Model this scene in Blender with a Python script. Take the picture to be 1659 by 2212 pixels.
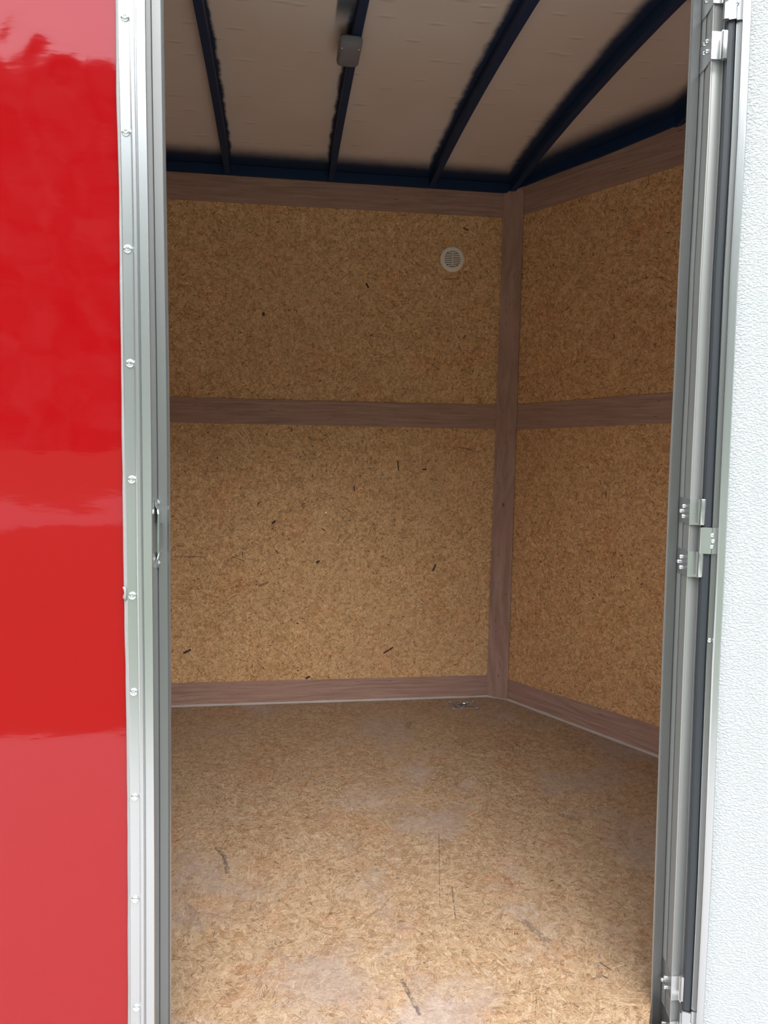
import bpy, bmesh, math, random
from mathutils import Vector, Matrix
PI = math.pi
sc = bpy.context.scene
for o in list(bpy.data.objects): bpy.data.objects.remove(o)
COL = sc.collection

# ------------------------------------------------------------------ camera
W, H = 1659.0, 2212.0
F = 1574.64
CAMZ = 1.0137
R = ((0.99054048, -0.00357171, -0.13717436),
     (-0.13617383, 0.0976695, -0.98585869),
     (0.01691896, 0.9952125, 0.09625922))
cam_d = bpy.data.cameras.new('camera')
cam = bpy.data.objects.new('camera', cam_d); COL.objects.link(cam)
cam_d.sensor_fit = 'VERTICAL'; cam_d.sensor_height = 24.0; cam_d.lens = F / H * 24.0
cam_d.clip_start = 0.02; cam_d.clip_end = 500
m = Matrix(R).to_4x4(); m.translation = (0, 0, CAMZ)
cam.matrix_world = m
sc.camera = cam

# ------------------------------------------------------------------ colour management
sc.view_settings.view_transform = 'Standard'
sc.view_settings.look = 'None'
sc.view_settings.gamma = 1.0
sc.view_settings.exposure = 1.7
sc.view_settings.use_curve_mapping = False
sc.cycles.max_bounces = 14
sc.cycles.diffuse_bounces = 7
sc.cycles.glossy_bounces = 6
sc.cycles.sample_clamp_indirect = 6.0

# ------------------------------------------------------------------ node helpers
class NT:
    def __init__(s, tree): s.t = tree; s.n = tree.nodes; s.l = tree.links
    def new(s, typ, **kw):
        nd = s.n.new(typ)
        for k, v in kw.items(): setattr(nd, k, v)
        return nd
    def put(s, sock, v):
        if v is None: return
        if isinstance(v, bpy.types.NodeSocket): s.l.new(v, sock)
        else:
            if isinstance(v, (tuple, list)) and len(v) == 3 and sock.type == 'RGBA': v = tuple(v) + (1,)
            sock.default_value = v
    def math(s, op, a, b=None, c=None, clamp=False):
        nd = s.new('ShaderNodeMath', operation=op, use_clamp=clamp)
        s.put(nd.inputs[0], a); s.put(nd.inputs[1], b); s.put(nd.inputs[2], c)
        return nd.outputs[0]
    def vm(s, op, a, b=None, scale=None):
        nd = s.new('ShaderNodeVectorMath', operation=op)
        s.put(nd.inputs[0], a); s.put(nd.inputs[1], b)
        if scale is not None: s.put(nd.inputs['Scale'], scale)
        return nd.outputs[1] if op in ('LENGTH', 'DOT_PRODUCT', 'DISTANCE') else nd.outputs[0]
    def mix(s, f, a, b, blend='MIX'):
        nd = s.new('ShaderNodeMix', data_type='RGBA', blend_type=blend)
        s.put(nd.inputs[0], f); s.put(nd.inputs[6], a); s.put(nd.inputs[7], b)
        return nd.outputs[2]
    def ramp(s, v, lo, hi, a=0.0, b=1.0, smooth=True):
        nd = s.new('ShaderNodeMapRange', interpolation_type='SMOOTHSTEP' if smooth else 'LINEAR')
        s.put(nd.inputs[0], v)
        for i, x in zip((1, 2, 3, 4), (lo, hi, a, b)): s.put(nd.inputs[i], x)
        return nd.outputs[0]
    def noise(s, vec, scale=5, detail=2, rough=0.5, dim='3D', dist=0.0):
        nd = s.new('ShaderNodeTexNoise', noise_dimensions=dim)
        s.put(nd.inputs['Vector'], vec); nd.inputs['Scale'].default_value = scale
        nd.inputs['Detail'].default_value = detail; nd.inputs['Roughness'].default_value = rough
        nd.inputs['Distortion'].default_value = dist
        return nd.outputs[0]
    def sep(s, v):
        nd = s.new('ShaderNodeSeparateXYZ'); s.put(nd.inputs[0], v); return nd.outputs
    def comb(s, x=0.0, y=0.0, z=0.0):
        nd = s.new('ShaderNodeCombineXYZ'); s.put(nd.inputs[0], x); s.put(nd.inputs[1], y); s.put(nd.inputs[2], z); return nd.outputs[0]
    def rot(s, v, ang):
        nd = s.new('ShaderNodeVectorRotate', rotation_type='Z_AXIS'); s.put(nd.inputs['Vector'], v); s.put(nd.inputs['Angle'], ang); return nd.outputs[0]
    def cells(s, vec, scale, rnd=1.0):
        nd = s.new('ShaderNodeTexVoronoi', voronoi_dimensions='2D', feature='F1')
        s.put(nd.inputs['Vector'], vec); nd.inputs['Scale'].default_value = scale; nd.inputs['Randomness'].default_value = rnd
        return nd.outputs['Color'], nd.outputs['Position'], nd.outputs['Distance']

def material(name):
    mt = bpy.data.materials.new(name); mt.use_nodes = True
    t = NT(mt.node_tree); b = t.n['Principled BSDF']
    return mt, t, b

def simple(name, color, rough=0.5, metal=0.0, bump=None, spec=None, coat=0.0, coat_rough=0.05):
    mt, t, b = material(name)
    b.inputs['Base Color'].default_value = (*color, 1); b.inputs['Roughness'].default_value = rough
    b.inputs['Metallic'].default_value = metal
    if spec is not None: b.inputs['Specular IOR Level'].default_value = spec
    if coat: b.inputs['Coat Weight'].default_value = coat; b.inputs['Coat Roughness'].default_value = coat_rough
    tc = t.new('ShaderNodeNewGeometry').outputs['Position']
    nz = t.noise(tc, 40, 3)
    b_in = t.mix(1.0, (*color, 1), t.mix(nz, (0.93, 0.93, 0.93), (1.05, 1.05, 1.05)), 'MULTIPLY')
    t.put(b.inputs['Base Color'], b_in)
    if bump:
        bp = t.new('ShaderNodeBump'); bp.inputs['Distance'].default_value = bump[1]; bp.inputs['Strength'].default_value = 1
        t.put(bp.inputs['Height'], t.noise(tc, bump[0], 2)); t.put(b.inputs['Normal'], bp.outputs[0])
    return mt

# ------------------------------------------------------------------ daylight: bright overcast sky above a belt of trees
wd = bpy.data.worlds.new('overcast_sky'); sc.world = wd; wd.use_nodes = True
wt = NT(wd.node_tree); bg = wt.n['Background']
dirv = wt.new('ShaderNodeTexCoord').outputs['Generated']
dx, dy, dz = wt.sep(dirv)[:3]
edge = wt.noise(dirv, 9, 7, 0.66)
tree_top = wt.math('ADD', wt.ramp(edge, 0.3, 0.7, -0.07, 0.09, False), 0.405)
trees = wt.math('LESS_THAN', dz, tree_top)
cloud = wt.noise(dirv, 2.2, 4, 0.55)
skyc = wt.mix(wt.ramp(cloud, 0.3, 0.7), (0.74, 0.86, 1.0), (1.0, 1.0, 1.0))
skys = wt.mix(wt.ramp(dz, 0.0, 0.9), (1.3, 1.3, 1.3), (1.75, 1.75, 1.75))
skyc = wt.mix(1.0, skyc, skys, 'MULTIPLY')
leaf = wt.mix(wt.ramp(wt.noise(dirv, 30, 5, 0.7), 0.35, 0.7), (0.03, 0.045, 0.035), (0.13, 0.16, 0.14))
wt.put(bg.inputs['Color'], wt.mix(trees, skyc, leaf))
bg.inputs['Strength'].default_value = 1.0

# sun behind thin cloud: very soft, from high behind the camera
sd = bpy.data.lights.new('soft_sun', 'SUN'); sd.energy = 1.0; sd.angle = math.radians(50); sd.color = (1.0, 0.98, 0.94)
so = bpy.data.objects.new('soft_sun', sd); COL.objects.link(so)
so.rotation_euler = Vector((-0.15, 0.62, -0.78)).to_track_quat('-Z', 'Y').to_euler()

# ------------------------------------------------------------------ measuring helpers (rays through points of the frame)
RM = Matrix(R)
D = 1.12                      # distance of the trailer's side wall
def ray(px, py): return RM @ Vector(((px - W / 2) / F, -(py - H / 2) / F, -1))
CP = Vector((0, 0, CAMZ))
def on_y(px, py, y): r = ray(px, py); return CP + r * (y / r.y)
def on_z(px, py, z): r = ray(px, py); return CP + r * ((z - CAMZ) / r.z)
def on_plane(px, py, p0, n): r = ray(px, py); n = Vector(n); return CP + r * ((Vector(p0) - CP).dot(n) / r.dot(n))
def lerp_table(tab, v):
    if v <= tab[0][0]: i = 0
    elif v >= tab[-1][0]: i = len(tab) - 2
    else: i = max(k for k in range(len(tab) - 1) if tab[k][0] <= v)
    (a, fa), (b, fb) = tab[i], tab[i + 1]
    return fa + (fb - fa) * (v - a) / (b - a)

# ------------------------------------------------------------------ object helpers
def link(name, me, mat=None, parent=None, smooth=False):
    o = bpy.data.objects.new(name, me); COL.objects.link(o)
    if mat: me.materials.append(mat)
    if parent: o.parent = parent
    if smooth:
        for p in me.polygons: p.use_smooth = True
    return o
def tag(o, label=None, cat=None, group=None, kind=None):
    if label: o['label'] = label
    if cat: o['category'] = cat
    if group: o['group'] = group
    if kind: o['kind'] = kind
    return o
def empty(name, loc=(0, 0, 0)):
    o = bpy.data.objects.new(name, None); COL.objects.link(o); o.location = loc; o.empty_display_size = 0.05; return o
def fix_parent(o, parent):
    o.parent = parent; o.matrix_parent_inverse = Matrix.Translation(-parent.location)
def uv_face(bm, f, func):
    lay = bm.loops.layers.uv.verify()
    for lp in f.loops: lp[lay].uv = func(lp.vert.co)
def finish(bm, name, mat, parent=None, uvf=None, smooth=False, bevel=0, recalc=True, auto=None):
    if recalc: bmesh.ops.recalc_face_normals(bm, faces=bm.faces)
    if bevel:
        bmesh.ops.bevel(bm, geom=[e for e in bm.edges if len(e.link_faces) == 2 and e.calc_face_angle(0) > 0.6], offset=bevel, segments=2, affect='EDGES', profile=0.7)
    if uvf:
        for f in bm.faces: uv_face(bm, f, uvf)
    me = bpy.data.meshes.new(name); bm.to_mesh(me); bm.free()
    o = link(name, me, mat, None, smooth)
    if auto:
        for p in me.polygons: p.use_smooth = True
        me.set_sharp_from_angle(angle=auto)
    if parent: fix_parent(o, parent)
    return o
def hexa(bm, q, off):
    """solid from a quad q (four points) pushed by the vector off"""
    a = [bm.verts.new(p) for p in q]; b = [bm.verts.new(Vector(p) + Vector(off)) for p in q]
    bm.faces.new(a); bm.faces.new(b[::-1])
    for i in range(4): bm.faces.new((a[i], b[i], b[(i + 1) % 4], a[(i + 1) % 4]))
def box(bm, x0, x1, y0, y1, z0, z1):
    hexa(bm, [(x0, y0, z0), (x1, y0, z0), (x1, y0, z1), (x0, y0, z1)], (0, y1 - y0, 0))
def prism(bm, plan, z0, z1):
    a = [bm.verts.new((x, y, z0)) for x, y in plan]; b = [bm.verts.new((x, y, z1)) for x, y in plan]
    bm.faces.new(a); bm.faces.new(b[::-1])
    n = len(plan)
    for i in range(n): bm.faces.new((a[i], b[i], b[(i + 1) % n], a[(i + 1) % n]))
def lathe(bm, prof, org, axis, seg=20, up=(0, 0, 1)):
    """prof: (radius, height) pairs along axis from org"""
    ax = Vector(axis).normalized(); u = ax.orthogonal().normalized(); v = ax.cross(u)
    rings = []
    for r, h in prof:
        if r < 1e-7: rings.append([bm.verts.new(Vector(org) + ax * h)])
        else: rings.append([bm.verts.new(Vector(org) + ax * h + (u * math.cos(2 * PI * k / seg) + v * math.sin(2 * PI * k / seg)) * r) for k in range(seg)])
    for a, b in zip(rings, rings[1:]):
        for k in range(seg):
            k2 = (k + 1) % seg
            if len(a) == 1 and len(b) == 1: continue
            if len(a) == 1: bm.faces.new((a[0], b[k], b[k2]))
            elif len(b) == 1: bm.faces.new((a[k], b[0], a[k2]))
            else: bm.faces.new((a[k], b[k], b[k2], a[k2]))
def tube(bm, pts, r, seg=8):
    rings = []
    n = len(pts); pts = [Vector(p) for p in pts]
    for i, p in enumerate(pts):
        d = (pts[min(i + 1, n - 1)] - pts[max(i - 1, 0)]).normalized()
        u = d.orthogonal().normalized() if i == 0 else (rings_u - d * rings_u.dot(d)).normalized()
        rings_u = u; v = d.cross(u)
        rr = r[i] if isinstance(r, (list, tuple)) else r
        rings.append([bm.verts.new(p + (u * math.cos(2 * PI * k / seg) + v * math.sin(2 * PI * k / seg)) * rr) for k in range(seg)])
    for a, b in zip(rings, rings[1:]):
        for k in range(seg): bm.faces.new((a[k], a[(k + 1) % seg], b[(k + 1) % seg], b[k]))
    bm.faces.new(rings[0][::-1]); bm.faces.new(rings[-1])
def loft(bm, sections, close_ends=True, closed=True):
    rows = [[bm.verts.new(p) for p in s] for s in sections]
    n = len(rows[0])
    for a, b in zip(rows, rows[1:]):
        for k in range(n if closed else n - 1):
            bm.faces.new((a[k], a[(k + 1) % n], b[(k + 1) % n], b[k]))
    if close_ends and closed:
        bm.faces.new(rows[0][::-1]); bm.faces.new(rows[-1])

# ------------------------------------------------------------------ materials
def osb(name, seed, tint=(1, 1, 1), floor=False, marks=()):
    """pressed strand board: patches of long flakes, each with its own grain direction, plus splinters and dark chips"""
    mt, t, b = material(name)
    uv0 = t.new('ShaderNodeUVMap').outputs[0]
    uv = t.vm('ADD', uv0, (seed * 3.17 + 20, seed * 1.93 + 20, 0))
    def warp(v, scl, amt):
        nd = t.new('ShaderNodeTexNoise', noise_dimensions='2D'); t.put(nd.inputs['Vector'], v); nd.inputs['Scale'].default_value = scl; nd.inputs['Detail'].default_value = 2
        return t.vm('ADD', v, t.vm('SCALE', t.vm('SUBTRACT', nd.outputs['Color'], (0.5, 0.5, 0.5)), scale=amt))
    uvw = warp(uv, 16, 0.010)
    def patch(v, src, scl, shift):
        """cell of a layer: random colour and coordinates turned to the cell's own direction"""
        o = t.vm('ADD', v, (shift, shift * 2.3, 0))
        cc, pos, dist = t.cells(o, scl)
        r_, g_, b_ = t.sep(cc)[:3]
        loc = t.vm('SUBTRACT', t.vm('ADD', src, (shift, shift * 2.3, 0)), pos)
        q = t.rot(loc, t.math('MULTIPLY', r_, 2 * PI))
        return q, r_, g_, b_
    f = 0.8 if floor else 1.0
    val = None; hue = None
    #            cell scale, along, across, share shown
    for i, (scl, fl, fc, share, amp) in enumerate([(10, 9, 230, 1.1, 1.0), (19, 14, 300, .6, 1.0), (38, 24, 380, .62, 1.0), (76, 44, 460, .66, 1.0), (125, 80, 560, .6, .9)]):
        q, r_, g_, b_ = patch(warp(uv, scl * 2.2, 0.42 / scl), uvw, scl * f, 1.7 * i + seed)
        g = t.noise(t.vm('ADD', t.vm('MULTIPLY', q, (fl * f, fc * f, 1)), t.comb(t.math('MULTIPLY', b_, 60.0), 0.0, 0.0)), 1, 2, 0.65, dim='2D')
        g = t.ramp(g, 0.27, 0.73, 0.12 if floor else 0.0, 0.88 if floor else 1.0, False)
        g = t.math('ADD', g, t.math('MULTIPLY', t.math('SUBTRACT', b_, 0.5), 0.34 if scl < 60 else 0.46))
        if val is None: val = g; hue = r_
        else:
            on = t.math('MULTIPLY', t.math('LESS_THAN', g_, share), 0.8 if scl < 60 else 0.62)
            mx = t.new('ShaderNodeMix', data_type='FLOAT'); t.put(mx.inputs[0], on); t.put(mx.inputs[2], val); t.put(mx.inputs[3], g); val = mx.outputs[0]
            mx = t.new('ShaderNodeMix', data_type='FLOAT'); t.put(mx.inputs[0], on); t.put(mx.inputs[2], hue); t.put(mx.inputs[3], r_); hue = mx.outputs[0]
    rampn = t.new('ShaderNodeValToRGB'); t.put(rampn.inputs[0], val)
    e = rampn.color_ramp.elements
    e[0].position = 0.05; e[0].color = (0.22, 0.115, 0.045, 1)
    e[1].position = 0.95; e[1].color = (0.78, 0.575, 0.33, 1)
    if floor:
        e[0].color = (0.30, 0.18, 0.085, 1); e[1].color = (0.74, 0.56, 0.35, 1)
    for p, c in ((0.32, (0.40, 0.245, 0.115, 1)), (0.55, (0.53, 0.355, 0.18, 1)), (0.75, (0.62, 0.435, 0.235, 1))):
        x = e.new(p); x.color = c
    col = rampn.outputs[0]
    col = t.mix(t.math('MULTIPLY', t.ramp(hue, 0.6, 1.0), 0.5), col, t.mix(1.0, col, (1.05, 0.78, 0.62, 1), 'MULTIPLY'))
    red = t.ramp(t.noise(t.vm('ADD', uv, (7, 3, 0)), 6, 3, 0.6), 0.5, 0.72)
    col = t.mix(t.math('MULTIPLY', red, 0.55), col, t.mix(1.0, col, (1.0, 0.80, 0.74, 1), 'MULTIPLY'))
    # long thin splinters, dark and light
    for i, (scl, fl, fc, wdt, cut, c, op) in enumerate([(13, 7, 170, .014, .60, (0.13, 0.06, 0.025), .75), (30, 16, 240, .02, .58, (0.12, 0.055, 0.02), .7),
                                                       (60, 30, 290, .03, .56, (0.15, 0.07, 0.03), .6), (22, 10, 190, .022, .60, (0.85, 0.66, 0.42), .55), (55, 26, 290, .03, .6, (0.85, 0.66, 0.42), .5)]):
        q, r_, g_, b_ = patch(uvw, uvw, scl * f, 3.3 * i + 5 + seed)
        n1 = t.noise(t.vm('MULTIPLY', q, (fl * f, fc * f, 1)), 1, 1, 0.5, dim='2D')
        ln = t.ramp(t.math('ABSOLUTE', t.math('SUBTRACT', n1, 0.5)), wdt, wdt * 0.4)
        gate = t.ramp(t.noise(t.vm('ADD', t.vm('MULTIPLY', q, (fl * 1.6, fc * 0.5, 1)), (i * 9.0, 3.0, 0)), 1, 0, 0.5, dim='2D'), cut, cut + 0.04)
        col = t.mix(t.math('MULTIPLY', t.math('MULTIPLY', ln, gate), op), col, c)
    # dark bark chips and voids
    chips = ((26, .070, .34, .9), (44, .085, .30, .85), (11, .045, .20, .9), (70, .10, .25, .7)) if not floor else ((24, .05, .10, .75), (40, .07, .12, .7), (8, .035, .12, .6))
    for scl, sz, dn, op in chips:
        off = t.vm('ADD', uvw, (scl * .31 + seed, 4.4, 0))
        cc, pos, dist = t.cells(off, scl)
        r_, g_, b_ = t.sep(cc)[:3]
        q = t.rot(t.vm('SCALE', t.vm('SUBTRACT', off, pos), scale=float(scl)), t.math('MULTIPLY', r_, 2 * PI))
        q = t.vm('MULTIPLY', q, t.comb(t.math('ADD', 0.3, t.math('MULTIPLY', b_, 1.0)), 1.9, 0.0))
        dd = t.math('ADD', t.vm('LENGTH', q), t.math('MULTIPLY', t.math('SUBTRACT', t.noise(off, scl * 14, 2, 0.6, dim='2D'), 0.5), 0.10))
        dens = t.math('MULTIPLY', dn, t.ramp(t.noise(t.vm('ADD', uv, (3, 8, 0)), 4, 1), 0.35, 0.65, 0.4, 1.5))
        mk = t.math('MULTIPLY', t.ramp(dd, sz, sz * 0.8), t.math('LESS_THAN', g_, dens))
        col = t.mix(t.math('MULTIPLY', mk, op), col, (0.022, 0.009, 0.012))
    if floor:
        # grey scuffs and tyre dirt worn into the boards
        d1 = t.ramp(t.noise(uv, 3.0, 5, 0.65), 0.50, 0.66)
        col = t.mix(t.math('MULTIPLY', d1, 0.45), col, (0.46, 0.37, 0.29))
        d2 = t.ramp(t.noise(t.vm('MULTIPLY', t.rot(uv, 0.5), (7, 20, 1)), 1, 5, 0.65), 0.64, 0.76)
        col = t.mix(t.math('MULTIPLY', d2, 0.6), col, (0.17, 0.13, 0.11))
        d3 = t.ramp(t.noise(t.vm('ADD', uv, (5, 9, 0)), 2.6, 5, 0.65), 0.56, 0.70)
        col = t.mix(t.math('MULTIPLY', d3, 0.4), col, (0.66, 0.56, 0.46))
    else:
        d3 = t.ramp(t.noise(t.vm('ADD', uv, (5, 9, 0)), 2.2, 4, 0.6), 0.45, 0.72)
        col = t.mix(t.math('MULTIPLY', d3, 0.22), col, (0.44, 0.30, 0.18))
    # single larger marks, each at its own place on the board: (end, end, half width, colour, strength)
    wv = t.math('MULTIPLY', t.math('SUBTRACT', t.noise(uv, 160, 3, 0.7, dim='2D'), 0.5), 1.3)
    wear = t.ramp(t.noise(t.vm('MULTIPLY', uv, (130, 60, 1)), 1, 3, 0.6, dim='2D'), 0.36, 0.56, 0.15, 1.0)
    for p1, p2, hw, c, op in marks:
        ex, ey = p2[0] - p1[0], p2[1] - p1[1]; l2 = max(ex * ex + ey * ey, 1e-9)
        rel = t.vm('SUBTRACT', uv0, (p1[0], p1[1], 0))
        h = t.math('MULTIPLY', t.vm('DOT_PRODUCT', rel, (ex, ey, 0)), 1 / l2, clamp=True)
        d = t.vm('LENGTH', t.vm('SUBTRACT', rel, t.vm('SCALE', (ex, ey, 0), scale=h)))
        d = t.math('ADD', t.math('DIVIDE', d, hw), wv)
        mk = t.math('MULTIPLY', t.ramp(d, 1.1, 0.55), op)
        if floor: mk = t.math('MULTIPLY', mk, wear)
        col = t.mix(mk, col, c)
    col = t.mix(1.0, col, (*tint, 1), 'MULTIPLY')
    t.put(b.inputs['Base Color'], col)
    b.inputs['Roughness'].default_value = 0.5 if floor else 0.62
    b.inputs['Specular IOR Level'].default_value = 0.3
    bp = t.new('ShaderNodeBump'); bp.inputs['Distance'].default_value = 0.0006; bp.inputs['Strength'].default_value = 0.5
    t.put(bp.inputs['Height'], t.noise(t.vm('MULTIPLY', uv, (90, 260, 1)), 1, 1, 0.5, dim='2D')); t.put(b.inputs['Normal'], bp.outputs[0])
    return mt

def luan(name, seed, warm=0.0):
    mt, t, b = material(name)
    uv = t.vm('ADD', t.new('ShaderNodeUVMap').outputs[0], (seed * 2.3, seed * 5.1, 0))
    sway = t.noise(t.vm('MULTIPLY', uv, (1.6, 6, 1)), 1.0, 3, 0.5)
    uvs = t.vm('ADD', uv, t.comb(0.0, t.math('MULTIPLY', sway, 0.05), 0.0))
    g1 = t.noise(t.vm('MULTIPLY', uvs, (5, 120, 1)), 1, 4, 0.6)
    g2 = t.noise(t.vm('MULTIPLY', uvs, (22, 420, 1)), 1, 2, 0.5)
    pat = t.noise(t.vm('MULTIPLY', uv, (4, 9, 1)), 1, 3, 0.55)
    col = t.mix(t.ramp(g1, 0.3, 0.72), (0.30, 0.18, 0.14), (0.46, 0.30, 0.24))
    col = t.mix(t.math('MULTIPLY', t.ramp(pat, 0.35, 0.65), 0.45), col, (0.43, 0.245, 0.205))
    col = t.mix(t.math('MULTIPLY', t.ramp(g2, 0.62, 0.74), 0.45), col, (0.12, 0.062, 0.05))
    fl = t.ramp(t.noise(t.vm('MULTIPLY', uv, (26, 150, 1)), 1, 1, 0.5), 0.72, 0.78)
    col = t.mix(t.math('MULTIPLY', fl, 0.6), col, (0.07, 0.035, 0.03))
    t.put(b.inputs['Base Color'], col)
    b.inputs['Roughness'].default_value = 0.6; b.inputs['Specular IOR Level'].default_value = 0.3
    return mt

DK = (0.02, 0.008, 0.012)
def wm(x0, y0, x1, y1, hw, op=.92, c=DK):
    a, b = on_y(x0, y0, 2.762), on_y(x1, y1, 2.762); return ((a.x, a.z), (b.x, b.z), hw, c, op)
def fm(x0, y0, x1, y1, hw, op=.7, c=(0.08, 0.06, 0.055)):
    a, b = on_z(x0, y0, 0), on_z(x1, y1, 0); return ((a.x, a.y), (b.x, b.y), hw, c, op)
WALL_MARKS = [wm(589, 1130, 594, 1126, .005), wm(859, 996, 861, 1016, .003), wm(914, 1014, 920, 1014, .004), wm(765, 1050, 766, 1060, .003), wm(685, 1215, 688, 1213, .006),
              wm(398, 1410, 411, 1404, .005), wm(830, 1410, 848, 1399, .004), wm(662, 1465, 668, 1462, .005), wm(569, 677, 569, 680, .006), wm(935, 1232, 941, 1220, .004),
              wm(1002, 493, 1012, 497, .003), wm(792, 614, 795, 620, .005), wm(376, 1202, 446, 1203, .0018, .55), wm(560, 1266, 578, 1258, .005, .7, (0.2, 0.07, 0.03)), wm(960, 603, 990, 602, .0028, .7, (0.20, 0.10, 0.03)),
              wm(503, 1203, 528, 1212, .0018, .7), wm(990, 966, 1020, 972, .002, .7)]
FLOOR_MARKS = [fm(466, 1832, 484, 1850, .005), fm(484, 1850, 491, 1885, .006), fm(868, 2118, 906, 2190, .0045), fm(976, 1915, 984, 1985, .002), fm(1132, 1990, 1180, 2030, .010, .5),
               fm(408, 1955, 432, 2010, .010, .35, (.25, .19, .15)), fm(860, 1992, 872, 1988, .005, .6), fm(1376, 1815, 1384, 1812, .006, .6), fm(950, 1955, 948, 1800, .0015, .5),
               fm(884, 1560, 880, 1572, .012, .6, (.17, .14, .08)), fm(1215, 1760, 1245, 1768, .012, .4), fm(1290, 2110, 1296, 2062, .0035, .55, (.2, .12, .1)), fm(1297, 2080, 1318, 2094, .0022, .8), fm(1299, 2106, 1312, 2113, .0022, .8), fm(1303, 1772, 1318, 1777, .002, .8), fm(1338, 1806, 1358, 1836, .002, .6, (.14, .08, .04)), fm(640, 1890, 625, 1915, .006, .3)]
M = {}
M['osb_back'] = osb('strand_board_wall', 1.0, (1.28, 1.19, 1.16), marks=WALL_MARKS)
M['osb_nose'] = osb('strand_board_nose', 5.3, (1.25, 1.10, 1.06))
M['osb_floor'] = osb('strand_board_floor', 9.1, (0.62, 0.62, 0.72), floor=True, marks=FLOOR_MARKS)
M['luan'] = luan('brown_plywood_strip', 1.0)
M['luan2'] = luan('brown_plywood_strip_nose', 4.0)
M['navy'] = simple('dark_painted_steel', (0.012, 0.029, 0.078), 0.5, 0.0, spec=0.2)
M['silicone'] = simple('grey_white_sealant', (0.50, 0.43, 0.40), 0.45, bump=(120, 0.0006))
M['grey_sealant'] = simple('grey_outdoor_sealant', (0.27, 0.255, 0.25), 0.5, bump=(150, 0.0006))
M['cream'] = simple('cream_plastic', (0.84, 0.78, 0.70), 0.4)
M['black'] = simple('dark_opening', (0.015, 0.010, 0.010), 0.8)
M['zinc'] = simple('bright_zinc', (0.62, 0.64, 0.65), 0.2, 1.0)
M['screw'] = simple('bright_screw_steel', (0.82, 0.84, 0.86), 0.22, 1.0)
M['rubber'] = simple('black_rubber', (0.022, 0.026, 0.032), 0.5, 0.0)
M['gravel'] = simple('pale_gravel', (0.40, 0.385, 0.37), 0.9, bump=(60, 0.01))
M['lawn'] = simple('lawn_grass', (0.068, 0.095, 0.05), 0.95, bump=(30, 0.02))
M['road'] = simple('pale_road', (0.26, 0.255, 0.25), 0.9)

def alu(name, base=(0.52, 0.52, 0.525), rough=0.27, streak=0.06, metal=0.88):
    mt, t, b = material(name)
    p = t.new('ShaderNodeNewGeometry').outputs['Position']
    g = t.noise(t.vm('MULTIPLY', p, (900, 900, 3)), 1, 2, 0.5)
    sm = t.noise(p, 9, 3, 0.6)
    col = t.mix(g, tuple(c * (1 - streak) for c in base), base)
    t.put(b.inputs['Base Color'], col)
    b.inputs['Roughness'].default_value = rough; b.inputs['Metallic'].default_value = metal
    return mt
M['alu'] = alu('mill_aluminium')
M['alu_satin'] = alu('satin_aluminium', (0.40, 0.395, 0.385), 0.36, metal=0.5)
M['alu_dull'] = alu('dull_aluminium', (0.26, 0.26, 0.255), 0.45)

def red_skin():
    mt, t, b = material('glossy_red_panel')
    p = t.new('ShaderNodeNewGeometry').outputs['Position']
    b.inputs['Base Color'].default_value = (0.25, 0.001, 0.003, 1)
    b.inputs['Roughness'].default_value = 0.045
    b.inputs['Specular IOR Level'].default_value = 0.48
    h1 = t.noise(t.vm('MULTIPLY', p, (1, 1, 1)), 7, 2, 0.5)
    h2 = t.noise(t.vm('MULTIPLY', p, (26, 1, 70)), 1, 2, 0.6)
    x, y, z = t.sep(p)[:3]
    # shallow round dimples left by the fixings behind the skin
    h = t.math('ADD', t.math('MULTIPLY', h1, 1.0), t.math('MULTIPLY', h2, 0.03))
    for cx_, cz_, r0 in ((-0.388, CAMZ - 0.105, 0.05), (-0.372, CAMZ + 0.545, 0.03), (-0.305, CAMZ + 0.505, 0.025)):
        d = t.vm('LENGTH', t.vm('SUBTRACT', t.comb(x, 0.0, z), (cx_, 0, cz_)))
        h = t.math('ADD', h, t.math('MULTIPLY', t.ramp(d, 0.0, r0), 0.10))
    bp = t.new('ShaderNodeBump'); bp.inputs['Distance'].default_value = 0.0022; bp.inputs['Strength'].default_value = 0.6
    t.put(bp.inputs['Height'], h); t.put(b.inputs['Normal'], bp.outputs[0])
    return mt
M['red'] = red_skin()

def pebbled():
    mt, t, b = material('pebbled_white_panel')
    uv = t.new('ShaderNodeUVMap').outputs[0]
    b.inputs['Base Color'].default_value = (0.41, 0.423, 0.435, 1); b.inputs['Roughness'].default_value = 0.4
    q = t.vm('MULTIPLY', uv, (1.0, 1.5, 1))
    n = t.noise(q, 210, 2, 0.5, dist=0.6)
    n = t.ramp(n, 0.35, 0.7)
    bp = t.new('ShaderNodeBump'); bp.inputs['Distance'].default_value = 0.0009; bp.inputs['Strength'].default_value = 1
    t.put(bp.inputs['Height'], n); t.put(b.inputs['Normal'], bp.outputs[0])
    return mt
M['pebble'] = pebbled()

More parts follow.
